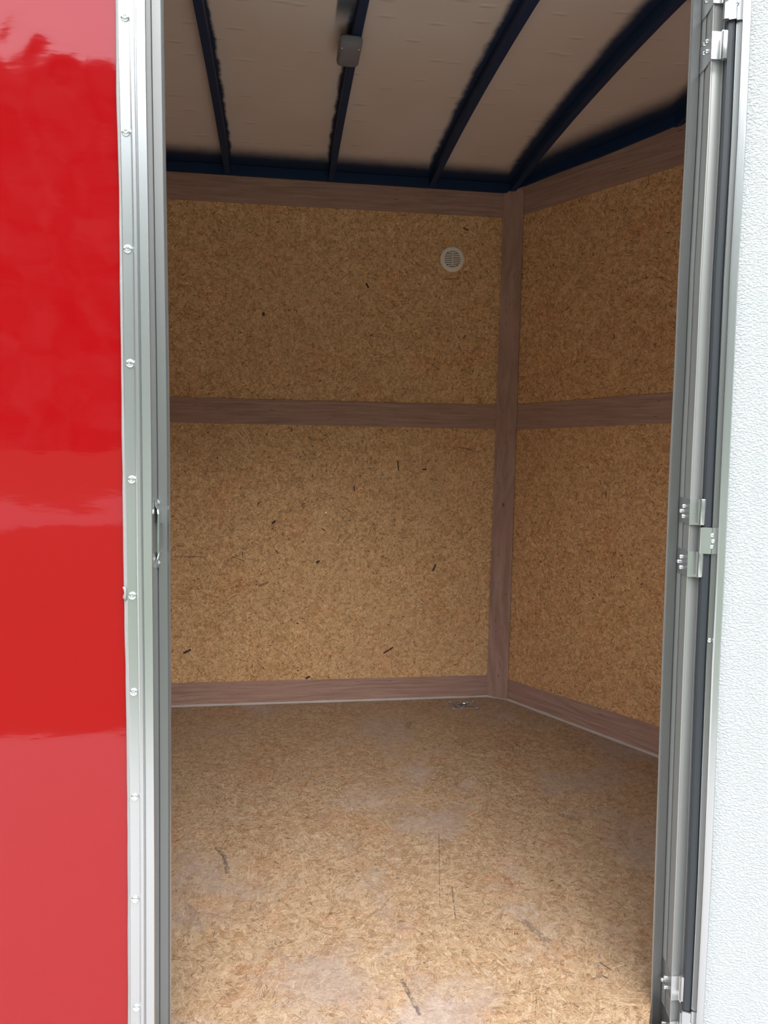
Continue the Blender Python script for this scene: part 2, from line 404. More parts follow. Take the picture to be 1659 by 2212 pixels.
# roof bows: (x of the centre line at y = 1.70, x at y = 2.76, y where it ends)
BOWS = [(-0.195, -0.199, 2.745), (0.1765, 0.168, 2.745), (0.548, 0.539, 2.745), (0.862, 0.847, 2.735), (1.196, 1.19, 2.20)]
NX, NY, NS = 0.885, 2.721, 0.597          # V-nose wall: x = NX + NS * (NY - y)
def ceiling_mat():
    mt, t, b = material('painted_roof_lining')
    p = t.new('ShaderNodeNewGeometry').outputs['Position']
    x, y, z = t.sep(p)[:3]
    base = t.mix(t.ramp(t.noise(p, 2.6, 2), 0.35, 0.65), (0.64, 0.55, 0.49), (0.67, 0.59, 0.55))
    rag = t.math('MULTIPLY', t.math('SUBTRACT', t.noise(p, 22, 3, 0.6), 0.5), 0.020)
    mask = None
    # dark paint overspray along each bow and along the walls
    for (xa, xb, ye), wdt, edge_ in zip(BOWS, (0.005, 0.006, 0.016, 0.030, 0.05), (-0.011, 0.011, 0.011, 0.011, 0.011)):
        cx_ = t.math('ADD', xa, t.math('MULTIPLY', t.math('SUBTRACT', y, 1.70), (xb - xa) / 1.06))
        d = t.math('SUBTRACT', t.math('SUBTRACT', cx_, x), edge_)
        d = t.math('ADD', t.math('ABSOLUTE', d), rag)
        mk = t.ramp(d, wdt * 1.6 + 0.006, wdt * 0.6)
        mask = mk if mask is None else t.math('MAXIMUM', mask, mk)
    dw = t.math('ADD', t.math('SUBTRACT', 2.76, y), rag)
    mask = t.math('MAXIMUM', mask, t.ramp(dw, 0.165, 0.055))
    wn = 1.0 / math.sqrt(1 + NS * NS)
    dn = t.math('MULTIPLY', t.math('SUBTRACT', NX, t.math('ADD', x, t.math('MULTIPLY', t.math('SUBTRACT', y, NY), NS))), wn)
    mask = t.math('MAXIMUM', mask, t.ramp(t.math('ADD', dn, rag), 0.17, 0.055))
    # square grey patch beside the dome lamp, paler towards the door
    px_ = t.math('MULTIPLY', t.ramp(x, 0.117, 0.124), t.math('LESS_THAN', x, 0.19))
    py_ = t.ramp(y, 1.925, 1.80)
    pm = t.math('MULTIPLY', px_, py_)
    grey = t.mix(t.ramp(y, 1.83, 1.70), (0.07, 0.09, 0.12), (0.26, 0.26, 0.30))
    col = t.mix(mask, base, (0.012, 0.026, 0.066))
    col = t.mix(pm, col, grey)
    t.put(b.inputs['Base Color'], col); b.inputs['Roughness'].default_value = 0.5; b.inputs['Specular IOR Level'].default_value = 0.35
    # small wrinkles of the lining
    q = t.vm('MULTIPLY', t.comb(x, y, 0.0), (1.0, 1.0, 0))
    cc, pos, dist = t.cells(q, 11)
    r_, g_, b_ = t.sep(cc)[:3]
    l = t.vm('MULTIPLY', t.vm('SCALE', t.vm('SUBTRACT', q, pos), scale=11.0), (0.7, 2.0, 0))
    dm = t.ramp(t.vm('LENGTH', l), 0.22, 0.0)
    dm = t.math('MULTIPLY', dm, t.math('LESS_THAN', g_, 0.55))
    hh = t.math('ADD', dm, t.math('MULTIPLY', t.noise(p, 6, 2), 0.8))
    bp = t.new('ShaderNodeBump'); bp.inputs['Distance'].default_value = 0.004; bp.inputs['Strength'].default_value = 0.5
    t.put(bp.inputs['Height'], hh); t.put(b.inputs['Normal'], bp.outputs[0])
    return mt
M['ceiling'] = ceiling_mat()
def skin_grey(): return simple('off_white_inner_skin', (0.5, 0.42, 0.3), 0.7)
M['inner'] = skin_grey()
def lens_mat():
    mt, t, b = material('frosted_lamp_lens')
    p = t.new('ShaderNodeNewGeometry').outputs['Position']
    b.inputs['Base Color'].default_value = (0.32, 0.32, 0.36, 1); b.inputs['Roughness'].default_value = 0.35
    b.inputs['Transmission Weight'].default_value = 0.45; b.inputs['IOR'].default_value = 1.3
    bp = t.new('ShaderNodeBump'); bp.inputs['Distance'].default_value = 0.001
    t.put(bp.inputs['Height'], t.noise(p, 600, 1)); t.put(b.inputs['Normal'], bp.outputs[0])
    return mt
M['lens'] = lens_mat()

# ------------------------------------------------------------------ the setting outdoors
ZG = -0.45
def ground(name, x0, x1, y0, y1, mat):
    bm = bmesh.new(); box(bm, x0, x1, y0, y1, ZG - 0.1, ZG)
    return tag(finish(bm, name, mat, uvf=lambda c: (c.x, c.y)), kind='structure')
ground('ground', -40, 40, -1.4, 12, M['gravel'])
ground('ground', -40, 40, -10.9, -1.4, M['lawn'])
ground('ground', -40, 40, -15.0, -10.9, M['road'])
ground('ground', -40, 40, -60, -15.0, M['lawn'])

# ------------------------------------------------------------------ trailer shell
XL = -1.45; YB = 2.762; YI = D + 0.05; ZC = 2.02
AP = (NX + NS * (NY - 1.95), 1.95)              # apex of the V-nose
def arch(y): return CAMZ + 0.9363 + 0.045 * (1 - ((y - 1.9) / 0.86) ** 2)
# floor
plan = [(XL, D + 0.002), (0.646, D + 0.002), (0.677, 1.170), (0.70, 1.176), (0.885, 1.176), AP, (NX, NY), (0.83, YB), (XL, YB)]
bm = bmesh.new(); prism(bm, plan, -0.04, 0.0)
floor_obj = tag(finish(bm, 'floor', M['osb_floor'], uvf=lambda c: (c.x, c.y)), kind='structure')
# back (far side) wall
bm = bmesh.new(); box(bm, XL, 0.90, YB, YB + 0.04, -0.05, 2.1)
wall_back = tag(finish(bm, 'wall_back', M['osb_back'], uvf=lambda c: (c.x, c.z)), kind='structure')
# rear end wall, far to the left
bm = bmesh.new(); box(bm, XL - 0.04, XL, D, YB + 0.04, -0.05, 2.1)
tag(finish(bm, 'wall_left', M['osb_back'], uvf=lambda c: (c.y, c.z)), kind='structure')
# V-nose walls
def nose(name, p, q, thick, mat):
    p = Vector((p[0], p[1], 0)); q = Vector((q[0], q[1], 0)); d = (q - p).normalized(); n = Vector((-d.y, d.x, 0)) * thick
    bm = bmesh.new()
    hexa(bm, [(p.x, p.y, -0.05), (q.x, q.y, -0.05), (q.x, q.y, 2.1), (p.x, p.y, 2.1)], n)
    return tag(finish(bm, name, mat, uvf=lambda c: ((Vector((c.x, c.y, 0)) - p).dot(d), c.z)), kind='structure')
c0 = (NX - NS * 0.045, NY + 0.045)
nose('wall_right', c0, AP, 0.04, M['osb_nose'])
nose('wall_right', AP, (0.885, D + 0.02), 0.04, M['osb_nose'])
# near side wall with the door opening, seen only through its red outer skin
def front(name, x0, x1, z0, z1, y0, y1, mat):
    bm = bmesh.new(); box(bm, x0, x1, y0, y1, z0, z1); return finish(bm, name, mat, uvf=lambda c: (c.x, c.z))
SK = D + 0.002
wf = empty('wall_front', (0, D, 0)); tag(wf, kind='structure')
for nm, x0, x1, z0, z1 in (('left', XL, -0.205, -0.05, 2.1), ('right', 0.70, 0.90, -0.05, 2.1), ('over', -0.205, 0.70, 1.93, 2.1)):
    fix_parent(front('inner_board', x0, x1, z0, z1, D + 0.008, YI, M['osb_back']), wf)
for x0, x1, z0, z1 in ((XL, -0.222, -0.18, 2.15), (0.715, 0.90, -0.18, 2.15), (-0.222, 0.715, 1.95, 2.15), (-0.222, 0.715, -0.18, -0.05)):
    sk = front('red_skin', x0, x1, z0, z1, SK, D + 0.007, M['red']); fix_parent(sk, wf)

# ceiling lining (arched from side to side) and its bows
ys = [YI + (YB + 0.02 - YI) * i / 14 for i in range(15)]
bm = bmesh.new(); prev = None
for y in ys:
    z = arch(y) + 0.035
    a = bm.verts.new((XL, y, z)); c = bm.verts.new((1.5, y, z))
    a2 = bm.verts.new((XL, y, z + 0.03)); c2 = bm.verts.new((1.5, y, z + 0.03))
    if prev:
        bm.faces.new((prev[0], prev[1], c, a)); bm.faces.new((prev[2], a2, c2, prev[3]))
        bm.faces.new((prev[0], a, a2, prev[2])); bm.faces.new((prev[1], prev[3], c2, c))
    else: bm.faces.new((a, a2, c2, c))
    prev = (a, c, a2, c2)
bm.faces.new((prev[0], prev[1], prev[3], prev[2]))
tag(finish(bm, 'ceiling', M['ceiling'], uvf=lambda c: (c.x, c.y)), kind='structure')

bow_names = ['leftmost dark roof bow, nearest the left door jamb', 'dark roof bow that carries the clear dome light',
             'dark roof bow meeting the far wall right above the round vent', 'dark roof bow running down into the corner above the vertical trim board',
             'rightmost dark roof bow, over the angled nose wall beside the right door jamb']
for (xa, xb, ye), lb in zip(BOWS, bow_names):
    bm = bmesh.new(); secs = []
    y = YI + 0.001
    n = 12
    for i in range(n + 1):
        yy = y + (ye - y) * i / n
        xc = xa + (yy - 1.70) * (xb - xa) / 1.06; z = arch(yy); w = 0.0105
        secs.append([(xc - w, yy, z + 0.034), (xc - w, yy, z), (xc - w + 0.0015, yy, z - 0.001), (xc + w - 0.0015, yy, z - 0.001), (xc + w, yy, z), (xc + w, yy, z + 0.034)])
    loft(bm, secs)
    tag(finish(bm, 'roof_bow', M['navy']), lb, 'roof bow', 'dark roof bows under the ceiling')

# top rails along the walls
bm = bmesh.new(); box(bm, XL, 0.848, 2.748, YB, arch(2.76) - 0.0005, arch(2.76) + 0.034)
tag(finish(bm, 'trim_2', M['navy'], bevel=0.001), kind='structure')
nn = Vector((1, NS, 0)).normalized()                       # outward normal of the nose wall
def on_nose(px, py, off=0.0): return on_plane(px, py, Vector((NX, NY, 0)) - nn * off, nn)
top_pts = [on_nose(*p) for p in ((1133, 404), (1200, 377), (1300, 340), (1400, 299), (1480, 265))]
nd = Vector((NS, -1, 0)).normalized()
top_pts = [Vector((0.853, 2.748, arch(2.76)))] + top_pts + [top_pts[-1] + nd * 0.25 + Vector((0, 0, 0.006))]
bm = bmesh.new(); secs = []
for p in top_pts:
    q = p - nn * 0.014
    secs.append([q, p + nn * 0.001, p + nn * 0.001 + Vector((0, 0, 0.034)), q + Vector((0, 0, 0.034))])
loft(bm, secs)
tag(finish(bm, 'trim_3', M['navy'], bevel=0.001), kind='structure')

# ------------------------------------------------------------------ plywood trim boards
def board(name, quad, n, thick, mat, long_axis):
    """quad of corner points on the wall; n points into the room"""
    a = Vector(long_axis).normalized(); b_ = Vector(n).cross(a)
    bm = bmesh.new(); hexa(bm, quad, Vector(n) * thick)
    return tag(finish(bm, name, mat, uvf=lambda c: (c.dot(a), c.dot(b_)), bevel=0.0006), kind='structure')
ZT = CAMZ + 0.9363
def back_board(name, zt, zb, x1, mat):
    # zt, zb are (left, right) heights at x = -0.41 and x = 0.82
    def zz(pr, x): return CAMZ + pr[0] + (pr[1] - pr[0]) * (x + 0.41) / 1.23
    q = [(XL, YB, zz(zb, -0.41)), (x1, YB, zz(zb, x1)), (x1, YB, zz(zt, x1)), (XL, YB, zz(zt, -0.41))]
    board(name, q, (0, -1, 0), 0.004, mat, (1, 0, 0))
back_board('trim_4', (0.9364, 0.9363), (0.838, 0.8480), 0.824, M['luan'])
back_board('trim_5', (0.1471, 0.1476), (0.0569, 0.0550), 0.822, M['luan'])
back_board('trim_6', (-0.9185, -0.9256), (-1.0137, -1.0137), 0.815, M['luan'])
# corner post board between the far wall and the nose wall
ca, cb = on_y(1089, 420, YB - 0.003), on_y(1051, 1507, YB - 0.003)
ct, cbm = on_nose(1133, 404, 0.003), on_nose(1096, 1511, 0.003)
cn = Vector((-0.55, -0.83, 0)).normalized()
bm = bmesh.new()
hexa(bm, [(cb.x, cb.y, 0.0), (cbm.x, cbm.y, 0.0), (ct.x, ct.y, CAMZ + 0.951), (ca.x, ca.y, CAMZ + 0.937)], cn * 0.0035)
tag(finish(bm, 'trim_7', M['luan2'], uvf=lambda c: (c.z, c.x + c.y), bevel=0.0006), kind='structure')
def nose_board(name, tl, tr, br, bl, mat):
    P = [on_nose(*p) for p in (bl, br, tr, tl)]
    ext = lambda a, b: b + (b - a) * 0.9
    P[1] = ext(P[0], P[1]); P[2] = ext(P[3], P[2])
    board(name, P, -nn, 0.003, mat, nd)
nose_board('trim_8', (1133, 404), (1480, 265), (1476, 355), (1133, 465), M['luan2'])
nose_board('trim_9', (1118, 874), (1451, 848), (1448, 914), (1115, 929), M['luan2'])
nose_board('trim_10', (1097, 1467), (1423, 1569), (1421, 1632), (1096, 1511), M['luan2'])
# sealant bead round the floor edge
bm = bmesh.new()
pts = []
random.seed(4)
xx = XL
while xx < 0.80: pts.append((xx, YB - 0.005, 0.002)); xx += 0.05
pts += [(0.815, YB - 0.006, 0.003), (0.83, 2.750, 0.002), (0.856, 2.733, 0.002), (0.883, 2.716, 0.002)]
for i in range(1, 26):
    s = i * 0.032; pts.append((NX + nd.x * s - nn.x * 0.005, NY + nd.y * s - nn.y * 0.005, 0.002))
tube(bm, [(p[0], p[1], p[2]) for p in pts], [0.0055 + random.uniform(-0.0012, 0.0012) for _ in pts], 8)
tag(finish(bm, 'trim_11', M['silicone'], smooth=True), kind='structure')

# ------------------------------------------------------------------ door frame
A_L = [(0, 250.5), (200, 252.5), (400, 257.5), (700, 261), (900, 263.4), (1050, 265.7), (1240, 268), (1500, 273), (1700, 275.5), (1900, 276.8), (2212, 277)]
B_L = [(0, 353.7), (200, 356.5), (400, 359.7), (900, 367.4), (1240, 368.7), (1500, 370), (1900, 370), (2212, 370)]
A_R = [(0, 1493), (300, 1480), (600, 1464), (800, 1456), (1000, 1446), (1200, 1438), (1440, 1429), (1900, 1413.5), (2212, 1404)]
B_R = [(0, 1625), (300, 1612), (600, 1595), (800, 1586), (1000, 1577), (1200, 1568), (1440, 1555.5), (1900, 1537), (2212, 1520)]
ROWS = [-420, -150, 0, 150, 300, 450, 600, 800, 1000, 1240, 1440, 1700, 1900, 2060, 2212, 2420]
def left_pt(row, t, d): a = lerp_table(A_L, row); b = lerp_table(B_L, row); return on_y(a + t * (b - a), row, D + d)
def right_pt(row, t, d): a = lerp_table(A_R, row); b = lerp_table(B_R, row); return on_y(a + t * (b - a), row, D + d)
frame = empty('trim_1', (-0.2, D, 0.0)); tag(frame, 'bright aluminium frame screwed round the open side doorway', None, None, 'structure')
PL = [(.045, .004), (.045, -.0035), (.06, -.0045), (.265, -.0045), (.278, -.008), (.30, -.0095), (.36, -.0095), (.378, -.008), (.388, -.0025), (.408, -.0025),
      (.418, -.006), (.60, -.006), (.618, -.0045), (.626, .0), (.728, .044), (.738, .047), (.748, .0455), (.925, .0455), (.944, .041), (.972, .037), (.995, .039), (1.0, .043), (1.0, .056), (.8, .056), (.3, .006)]
bm = bmesh.new(); loft(bm, [[left_pt(r, t, d) for t, d in PL] for r in ROWS])
finish(bm, 'left_jamb', M['alu'], frame)
bm = bmesh.new(); loft(bm, [[left_pt(r, t, d) for t, d in ((.744, .0457), (.744, .0445), (.932, .0445), (.932, .0457))] for r in ROWS])
finish(bm, 'door_stop', M['alu_dull'], frame)
PR = [(0.0, .056), (0.0, .043), (.006, .039), (.02, .037), (.035, .041), (.045, .045), (.175, .045), (.186, .048), (.197, .043), (.262, .027), (.268, .029), (.278, .026),
      (.345, .004), (.355, -.002), (.368, -.0048), (.385, -.0048), (.395, -.004), (.555, -.004), (.560, -.0048), (.575, -.0048), (.58, -.003), (.64, -.002), (.64, .006), (.5, .056)]
bm = bmesh.new(); loft(bm, [[right_pt(r, t, d) for t, d in PR] for r in ROWS])
finish(bm, 'right_jamb', M['alu_satin'], frame)
bm = bmesh.new(); loft(bm, [[right_pt(r, t, d) for t, d in ((.042, .0457), (.042, .0440), (.178, .0440), (.178, .0457))] for r in ROWS])
finish(bm, 'door_stop', M['alu_dull'], frame)
bm = bmesh.new(); box(bm, -0.235, 0.71, D - 0.006, D + 0.006, 1.86, 1.95); box(bm, -0.17, 0.66, D + 0.006, D + 0.056, 1.86, 1.94)
finish(bm, 'header', M['alu'], frame, bevel=0.002)
bm = bmesh.new(); box(bm, -0.235, 0.71, D - 0.006, D + 0.001, -0.09, -0.012)
finish(bm, 'sill', M['alu'], frame, bevel=0.002)
# light sealant bead between skin and frame, with a torn lump of it
bm = bmesh.new()
sp = []
for i in range(70):
    row = -420 + 2840 * i / 69; p = left_pt(row, 0.035, -0.0005); sp.append(p)
random.seed(2)
tube(bm, sp, [0.0030 + random.uniform(-.0004, .0004) for _ in sp], 8)
lump = [on_y(x, y, D - 0.004) for x, y in ((265.5, 1268), (269, 1271), (271, 1280), (269, 1290), (270.5, 1297))]
tube(bm, lump, [0.0008, 0.0022, 0.0018, 0.0026, 0.0012], 8)
tag(finish(bm, 'trim_12', M['grey_sealant'], smooth=True), kind='structure')

def screw_mesh(bm, p, n, r, h, mat=None):
    n = Vector(n).normalized()
    lathe(bm, [(r * 1.0, 0), (r * 1.02, h * .25), (r * .92, h * .6), (r * .7, h * .88), (r * .38, h * 1.0), (r * .34, h * .96), (r * .24, h * .35), (0, h * .35)], Vector(p), n, 18)
def screw(p, n, r, h, parent, name='screw', mat='screw', label=None):
    bm = bmesh.new(); screw_mesh(bm, p, n, r, h)
    o = finish(bm, name, M[mat], parent, auto=math.radians(40))
    if label: o['label'] = label
    return o
for px, py in ((270, 37), (272, 285), (276, 538), (281, 785), (285, 1036), (286, 1287), (289, 1495), (291, 1722), (292, 1943), (295, 2177)):
    screw(on_y(px, py, D - 0.0045), (0, -1, 0), 0.0060, 0.0032, frame)

# ------------------------------------------------------------------ striker of the door latch on the left jamb
st = empty('latch_striker', left_pt(1150, .68, .02)); tag(st, 'zinc latch striker with long slot screwed to the left aluminium jamb', 'latch striker')
def ret_pt(px, py, lift=0.0):
    # on the return face of the left jamb; its plane goes from (t=.626,d=0) to (t=.728,d=.044)
    a = lerp_table(A_L, py); b = lerp_table(B_L, py); t = (px - a) / (b - a)
    d = (t - .626) / (.728 - .626) * .044
    p = on_y(px, py, D + d); return p
def strip(bm, rows, x0s, x1s, lift, thick=0.0015):
    secs = []
    for r, xa, xb, lf in zip(rows, x0s, x1s, lift):
        a = ret_pt(xa, r); b = ret_pt(xb, r); a2 = a + Vector((lf, 0, 0)); b2 = b + Vector((lf, 0, 0))
        secs.append([a2, b2, b2 + Vector((thick, 0, 0)), a2 + Vector((thick, 0, 0))])
    loft(bm, secs)
bm = bmesh.new()
strip(bm, [1077, 1086, 1094, 1101, 1110, 1130], [333.5, 333.5, 333.8, 335.0, 334.3, 334.3], [341, 343, 341.5, 343.5, 345, 345], [0, 0.0005, 0.001, 0.003, 0.004, 0.004], 0.002)
strip(bm, [1130, 1170, 1196], [334.3, 334.3, 334.8], [338, 337.8, 338], [0.004, 0.004, 0.0035], 0.002)
strip(bm, [1130, 1170, 1196], [343.6, 343.6, 343.6], [345.2, 345.2, 345.6], [0.004, 0.004, 0.004], 0.002)
strip(bm, [1192, 1200, 1206, 1212, 1226], [336, 336.5, 337.5, 334.5, 334.8], [345.6, 345, 342, 344, 343.5], [0.004, 0.003, 0.001, 0.0005, 0], 0.002)
finish(bm, 'plate', M['zinc'], st)
screw(ret_pt(338.5, 1085) + Vector((0.002, 0, 0)), (1, -0.3, 0), 0.0035, 0.002, st)
screw(ret_pt(339.5, 1215) + Vector((0.002, 0, 0)), (1, -0.3, 0), 0.0035, 0.002, st)

# ------------------------------------------------------------------ open door, hinged on the right jamb, swung back about 153 degrees
AL = math.radians(27)
dd = Vector((math.cos(AL), -math.sin(AL), 0)); dn = Vector((-math.sin(AL), -math.cos(AL), 0))
P0 = right_pt(1100, .60, -.014)
def door_px(px, row, e): return on_plane(px, row, P0 + dn * e, dn)
def door_pt(row, t, e): a = lerp_table(A_R, row); b = lerp_table(B_R, row); return door_px(a + t * (b - a), row, e)
door = empty('door_1', (P0.x, P0.y, 0.02)); tag(door, 'open side door with pebbled white inner panel and aluminium edge', None, None, 'structure')
TH = 0.034
def loft_door(prof, name, mat, **kw):
    bm = bmesh.new(); loft(bm, [[door_pt(r, t, e) for t, e in prof] for r in ROWS]); return finish(bm, name, mat, door, **kw)
loft_door([(.583, -.008), (.584, .002), (.60, .007), (.63, .0085), (.70, .008), (.728, .009), (.733, .0045), (.745, .0045), (.75, .007), (.758, .006), (.762, .0), (.762, -.012)], 'rubber_seal', M['rubber'])
loft_door([(.760, -.020), (.760, .003), (.80, .003), (.81, .003), (.845, .003), (.85, .012), (.86, .0145), (.89, .0155), (.96, .0155), (.985, .0145), (.997, .011), (1.0, .003), (1.0, -.020)], 'edge_channel', M['alu'])
loft_door([(.770, .0028), (.770, .0040), (.842, .0040), (.842, .0028)], 'seal_track', M['alu_dull'])
bm = bmesh.new(); secs = []
for r in ROWS:
    a = door_pt(r, 0.997, 0.002); b = P0 + dd * 0.83; b = Vector((b.x, b.y, a.z)) + dn * 0.002
    secs.append([a, b, b - dn * 0.004, a - dn * 0.004])
loft(bm, secs); finish(bm, 'inner_panel', M['pebble'], door, uvf=lambda c: (c.dot(dd), c.z))
bm = bmesh.new(); secs = []
for r in ROWS:
    a = door_pt(r, 0.66, -0.0125); a = Vector((P0.x, P0.y, a.z)) + dd * 0.09 - dn * 0.0125; b = P0 + dd * 0.83; b = Vector((b.x, b.y, a.z)) - dn * 0.0125
    secs.append([a, b, b - dn * 0.02, a - dn * 0.02])
loft(bm, secs); finish(bm, 'outer_skin', M['red'], door)
bm = bmesh.new()
zt_, zb_ = door_pt(ROWS[0], 1, 0).z, door_pt(ROWS[-1], 1, 0).z
q0 = P0 + dd * 0.83
for s in (0,):
    secs = [[Vector((q0.x, q0.y, z)) + dn * e1 + dd * s1 for s1, e1 in ((0, -.034), (0.012, -.034), (0.012, .012), (0.0, .0155), (-.03, .0155), (-.034, .003))] for z in (zb_, zt_)]
    loft(bm, secs)
finish(bm, 'edge_channel', M['alu'], door)
dsc = door_px(1532.5, 1383, 0.004); screw(dsc, dn, 0.0042, 0.003, door)

# ------------------------------------------------------------------ hinges
jn = Vector((-0.62, -0.78, 0)).normalized()
def hinge(lb, leaves, dleaf, jscrews, dscrews):
    r0, r1 = leaves[0][0], leaves[-1][1]
    hg = empty('strap_hinge', right_pt((r0 + r1) / 2, .56, -.012)); tag(hg, lb, 'hinge', 'metal hinges between the right jamb and the open door')
    for a, b in leaves:
        prof = [(.190, .041), (.265, .024), (.35, -.0005), (.368, -.0072), (.385, -.0075), (.50, -.0080), (.52, -.009), (.53, -.0125), (.56, -.014), (.585, -.014)]
        back = [(.585, -.0115), (.56, -.0115), (.535, -.010), (.522, -.006), (.50, -.0045), (.385, -.0045), (.37, -.0035), (.356, .0018), (.27, .027), (.195, .044)]
        za, zb = right_pt(a, .37, -.006).z, right_pt(b, .37, -.006).z
        def sec(row, z): return [Vector((p.x, p.y, z)) for p in (right_pt(row, t, d) for t, d in prof + back)]
        bm = bmesh.new(); loft(bm, [sec(a, za), sec((a + b) / 2, (za + zb) / 2), sec(b, zb)])
        c1 = right_pt(a, .578, -.0205); c2 = right_pt(b, .578, -.0205)
        lathe(bm, [(0, 0), (.0042, 0), (.0046, .001), (.0046, abs(c1.z - c2.z) - .001), (.0042, abs(c1.z - c2.z)), (0, abs(c1.z - c2.z))], (c2.x, c2.y, c2.z), (0, 0, 1), 14)
        finish(bm, 'jamb_leaf', M['alu'], hg, auto=math.radians(35))
    a, b = dleaf
    bm = bmesh.new(); secs = []
    for row in (a, (a + b) / 2, b):
        pr = [(.575, .006), (.592, .0125), (.75, .0125), (.765, .009), (.845, .0072), (.848, .0045), (.765, .006), (.748, .0098), (.60, .0098)]
        zz = door_pt(row, .68, .01).z
        secs.append([Vector((p.x, p.y, zz)) for p in (door_pt(row, t, e) for t, e in pr)])
    loft(bm, secs)
    c1 = right_pt(a, .583, -.0205); c2 = right_pt(b, .583, -.0205); hh = abs(c1.z - c2.z)
    lathe(bm, [(0, 0), (.0046, 0), (.0046, hh), (0, hh)], (c2.x, c2.y, c2.z), (0, 0, 1), 14)
    finish(bm, 'door_leaf', M['alu'], hg, auto=math.radians(35))
    for px, py in jscrews:
        a_ = lerp_table(A_R, py); b_ = lerp_table(B_R, py); t = (px - a_) / (b_ - a_)
        d = lerp_table([(.190, .041), (.265, .024), (.35, -.0005)], t)
        screw(on_y(px, py, D + d - .001), jn, 0.0036, 0.0034, hg)
    for px, py in dscrews:
        screw(door_px(px, py, 0.0095), dn, 0.0036, 0.0034, hg)
    return hg
hinge('middle hinge of the open white door, halfway up the right jamb', [(1078, 1133.5), (1191, 1246)], (1139.5, 1196),
      [(1477, 1093), (1471.5, 1103.5), (1475.5, 1115), (1471, 1202), (1466, 1212.5), (1470, 1225)], [(1538, 1156), (1540, 1169), (1537, 1181)])
hinge('upper hinge at the top of the right jamb, cut by the picture edge', [(-46, 7), (68, 128)], (-4, 43),
      [(1526, 3), (1527, 90), (1522, 96), (1527, 112), (1521, 116)], [(1592, 8)])
hinge('lower hinge at the bottom of the right jamb near the floor', [(2108, 2160), (2206, 2258)], (2186, 2240),
      [(1437, 2111), (1431, 2116), (1437, 2132), (1432, 2210)], [(1490, 2212)])

# ------------------------------------------------------------------ things inside
# round vent on the far wall
vc = on_y(977, 560, YB); vn = Vector((0, -1, 0))
vent = empty('wall_vent', vc); tag(vent, 'round cream plastic louvred vent on the far strand board wall', 'vent')
bm = bmesh.new(); RV = 0.0465; RI = 0.0305
lathe(bm, [(RI, .0), (RI, .004), (RI + .001, .0055), (RV - .004, .0045), (RV, .0015), (RV, 0)], vc, vn, 48)
finish(bm, 'flange', M['cream'], vent, auto=math.radians(30))
bm = bmesh.new(); lathe(bm, [(RI, 0.0004), (0, 0.0004)], vc, vn, 40); lathe(bm, [(RI, 0.0008), (0, 0.0008)], vc, vn, 40)
finish(bm, 'dark_backing', M['black'], vent)
bm = bmesh.new()
sp_ = 0.0068
for i in range(-5, 5):
    z0 = (i + 0.5) * sp_; hh = 0.0020
    zm = max(abs(z0 - hh), abs(z0 + hh))
    if zm >= RI - 0.0005: zm = RI - 0.0008
    hw = math.sqrt(max(RI ** 2 - (zm) ** 2, 1e-6))
    box(bm, vc.x - hw, vc.x + hw, vc.y - .0050, vc.y - .0010, vc.z + z0 - hh, vc.z + z0 + hh)
# rim caps above and below the slats
for s in (-1, 1):
    pts = []
    zc_ = 5.0 * sp_ * 0.82
    n = 10; a0 = math.asin(zc_ / RI)
    arc = [(math.cos(a0 + (PI - 2 * a0) * k / n) * RI, s * math.sin(a0 + (PI - 2 * a0) * k / n) * RI) for k in range(n + 1)]
    va = [bm.verts.new((vc.x + x, vc.y - .0050, vc.z + z)) for x, z in arc]; vb = [bm.verts.new((vc.x + x, vc.y - .001, vc.z + z)) for x, z in arc]
    bm.faces.new(va); bm.faces.new(vb[::-1])
    for k in range(len(va)): bm.faces.new((va[k], vb[k], vb[(k + 1) % len(va)], va[(k + 1) % len(va)]))
box(bm, vc.x - .0016, vc.x + .0016, vc.y - .0052, vc.y - .001, vc.z - 3.1 * sp_, vc.z + 3.1 * sp_)
finish(bm, 'louvre', M['cream'], vent)
for ang in (90, 210, 330):
    a = math.radians(ang); rr = 0.0385
    screw(vc + Vector((math.cos(a) * rr, -0.0048, math.sin(a) * rr)), vn, 0.0042, 0.0011, vent, mat='cream')

# small screws left in the far wall
for px, py, r in ((494.5, 1104, .0042), (704, 1107, .0040), (701.5, 1309.5, .0036), (903.5, 1311.5, .0042), (492.5, 1318, .0030)):
    screw(on_y(px, py, YB), vn, r * 1.05, 0.0012, wall_back)

# recessed tie-down ring in the floor corner, set into a hole cut in the boards
pc = [on_z(*p, 0.0) for p in ((968, 1516), (1024, 1515), (1036, 1532), (976, 1534))]
cx_ = sum((p for p in pc), Vector()) / 4
ux = ((pc[1] - pc[0]) + (pc[2] - pc[3])).normalized(); ux = Vector((1, -0.03, 0)).normalized(); uy = Vector((-ux.y, ux.x, 0))
hx, hy = 0.056, 0.046
td = empty('tie_down_ring', (cx_.x, cx_.y, 0.0)); tag(td, 'square zinc floor tie-down with recessed ring in the corner of the board floor', 'tie-down ring')
cm = bmesh.new()
prism(cm, [(cx_.x + ux.x * a + uy.x * b_, cx_.y + ux.y * a + uy.y * b_) for a, b_ in ((-.045, -.036), (.045, -.036), (.045, .036), (-.045, .036))], -0.1, 0.1)
bmesh.ops.recalc_face_normals(cm, faces=cm.faces)
cme = bpy.data.meshes.new('cutter'); cm.to_mesh(cme); cm.free()
cut = bpy.data.objects.new('cutter', cme); COL.objects.link(cut)
md = floor_obj.modifiers.new('hole', 'BOOLEAN'); md.operation = 'DIFFERENCE'; md.object = cut; md.solver = 'EXACT'
bpy.context.view_layer.update()
newme = bpy.data.meshes.new_from_object(floor_obj.evaluated_get(bpy.context.evaluated_depsgraph_get()))
floor_obj.modifiers.remove(md); floor_obj.data = newme
bpy.data.objects.remove(cut)
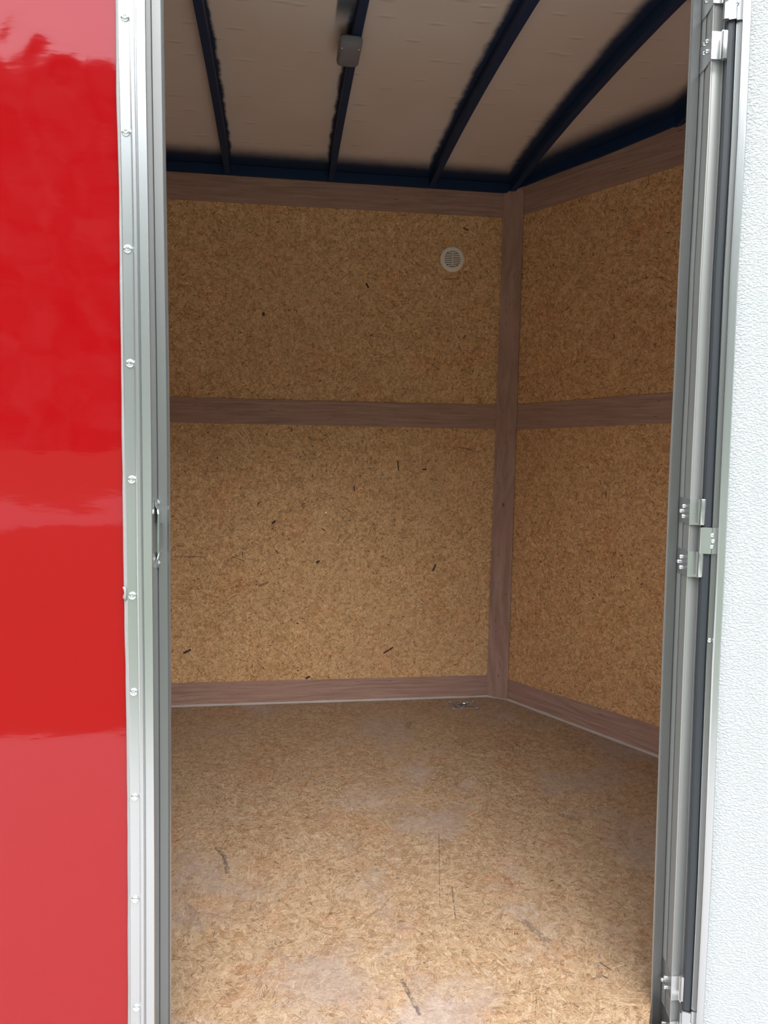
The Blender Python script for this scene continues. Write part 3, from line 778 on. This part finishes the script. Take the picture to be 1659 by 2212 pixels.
def lp(a, b, z): return Vector((cx_.x, cx_.y, 0)) + ux * a + uy * b + Vector((0, 0, z))
def rrect(ax, ay, r, n=5):
    out = []
    for cxx, cyy, a0 in ((ax - r, ay - r, 0), (-ax + r, ay - r, 90), (-ax + r, -ay + r, 180), (ax - r, -ay + r, 270)):
        for k in range(n + 1):
            a = math.radians(a0 + 90 * k / n); out.append((cxx + r * math.cos(a), cyy + r * math.sin(a)))
    return out
bm = bmesh.new()
secs = [[lp(x, y, z) for x, y in rrect(ax, ay, r)] for ax, ay, r, z in
        ((hx, hy, .012, .0004), (hx, hy, .012, .0022), (hx - .0015, hy - .0015, .011, .003), (.040, .032, .020, .003), (.038, .030, .020, .0010), (.034, .026, .018, -.008), (.028, .020, .015, -.014), (.020, .013, .011, -.016))]
rows = [[bm.verts.new(p) for p in s] for s in secs]; n = len(rows[0])
for a, b in zip(rows, rows[1:]):
    for k in range(n): bm.faces.new((a[k], a[(k + 1) % n], b[(k + 1) % n], b[k]))
bm.faces.new(rows[-1]); finish(bm, 'plate', M['zinc'], td, auto=math.radians(35))
bm = bmesh.new()
ring = [lp(.024 * math.cos(a), -.001 + .019 * math.sin(a), -.0005 + 0.003 * math.sin(a)) for a in [2 * PI * k / 28 for k in range(28)]]
rr = []
for i in range(28):
    p = ring[i]; d = (ring[(i + 1) % 28] - ring[i - 1]).normalized(); u = Vector((0, 0, 1)); v = d.cross(u)
    rr.append([bm.verts.new(p + (u * math.cos(2 * PI * k / 10) + v * math.sin(2 * PI * k / 10)) * .0045) for k in range(10)])
for i in range(28):
    a, b = rr[i], rr[(i + 1) % 28]
    for k in range(10): bm.faces.new((a[k], a[(k + 1) % 10], b[(k + 1) % 10], b[k]))
finish(bm, 'ring', M['zinc'], td, smooth=True)
bm = bmesh.new()
secs = [[lp(x, y, z) for y, z in ((.030, .002), (.030, .005), (.024, .0065), (.016, .0055), (.012, .001), (.012, -.003))] for x in (-.012, .012)]
loft(bm, secs); finish(bm, 'ring_clip', M['zinc'], td, bevel=0.0008)
for sx in (-1, 1):
    for sy in (-1, 1): screw(lp(sx * .046, sy * .036, .003), (0, 0, 1), 0.0045, 0.002, td)

# dome light under the second bow
xa, xb, _ = BOWS[1]
lq = [on_z(px, py, arch(1.9) - 0.002) for px, py in ((733, 72), (783, 80), (772, 131), (730, 129))]
lc = sum(lq, Vector()) / 4
dl = empty('dome_light', (lc.x, lc.y, arch(lc.y))); tag(dl, 'small clear frosted dome light mounted under a dark roof bow', 'ceiling light')
lw, ll = 0.0285, 0.062
def rr3(ax, ay, r, z, n=5): return [Vector((lc.x + x, lc.y + y, z)) for x, y in rrect(ax, ay, r, n)]
zb0 = arch(lc.y) - 0.0012
bm = bmesh.new(); loft(bm, [rr3(lw - .002, ll - .002, .01, zb0), rr3(lw - .002, ll - .002, .01, zb0 - .004)])
finish(bm, 'base', M['rubber'], dl)
bm = bmesh.new(); loft(bm, [rr3(lw, ll, .014, zb0 - .003), rr3(lw + .0005, ll + .0005, .014, zb0 - .008), rr3(lw - .001, ll - .002, .014, zb0 - .016), rr3(lw - .004, ll - .012, .012, zb0 - .021), rr3(lw - .006, ll - .016, .010, zb0 - .0225)])
finish(bm, 'lens', M['lens'], dl, auto=math.radians(32))
for sx in (-1, 1): screw(Vector((lc.x + sx * .021, lc.y - ll + .024, zb0 - .022)), (0, 0, -1), 0.0030, 0.0015, dl)
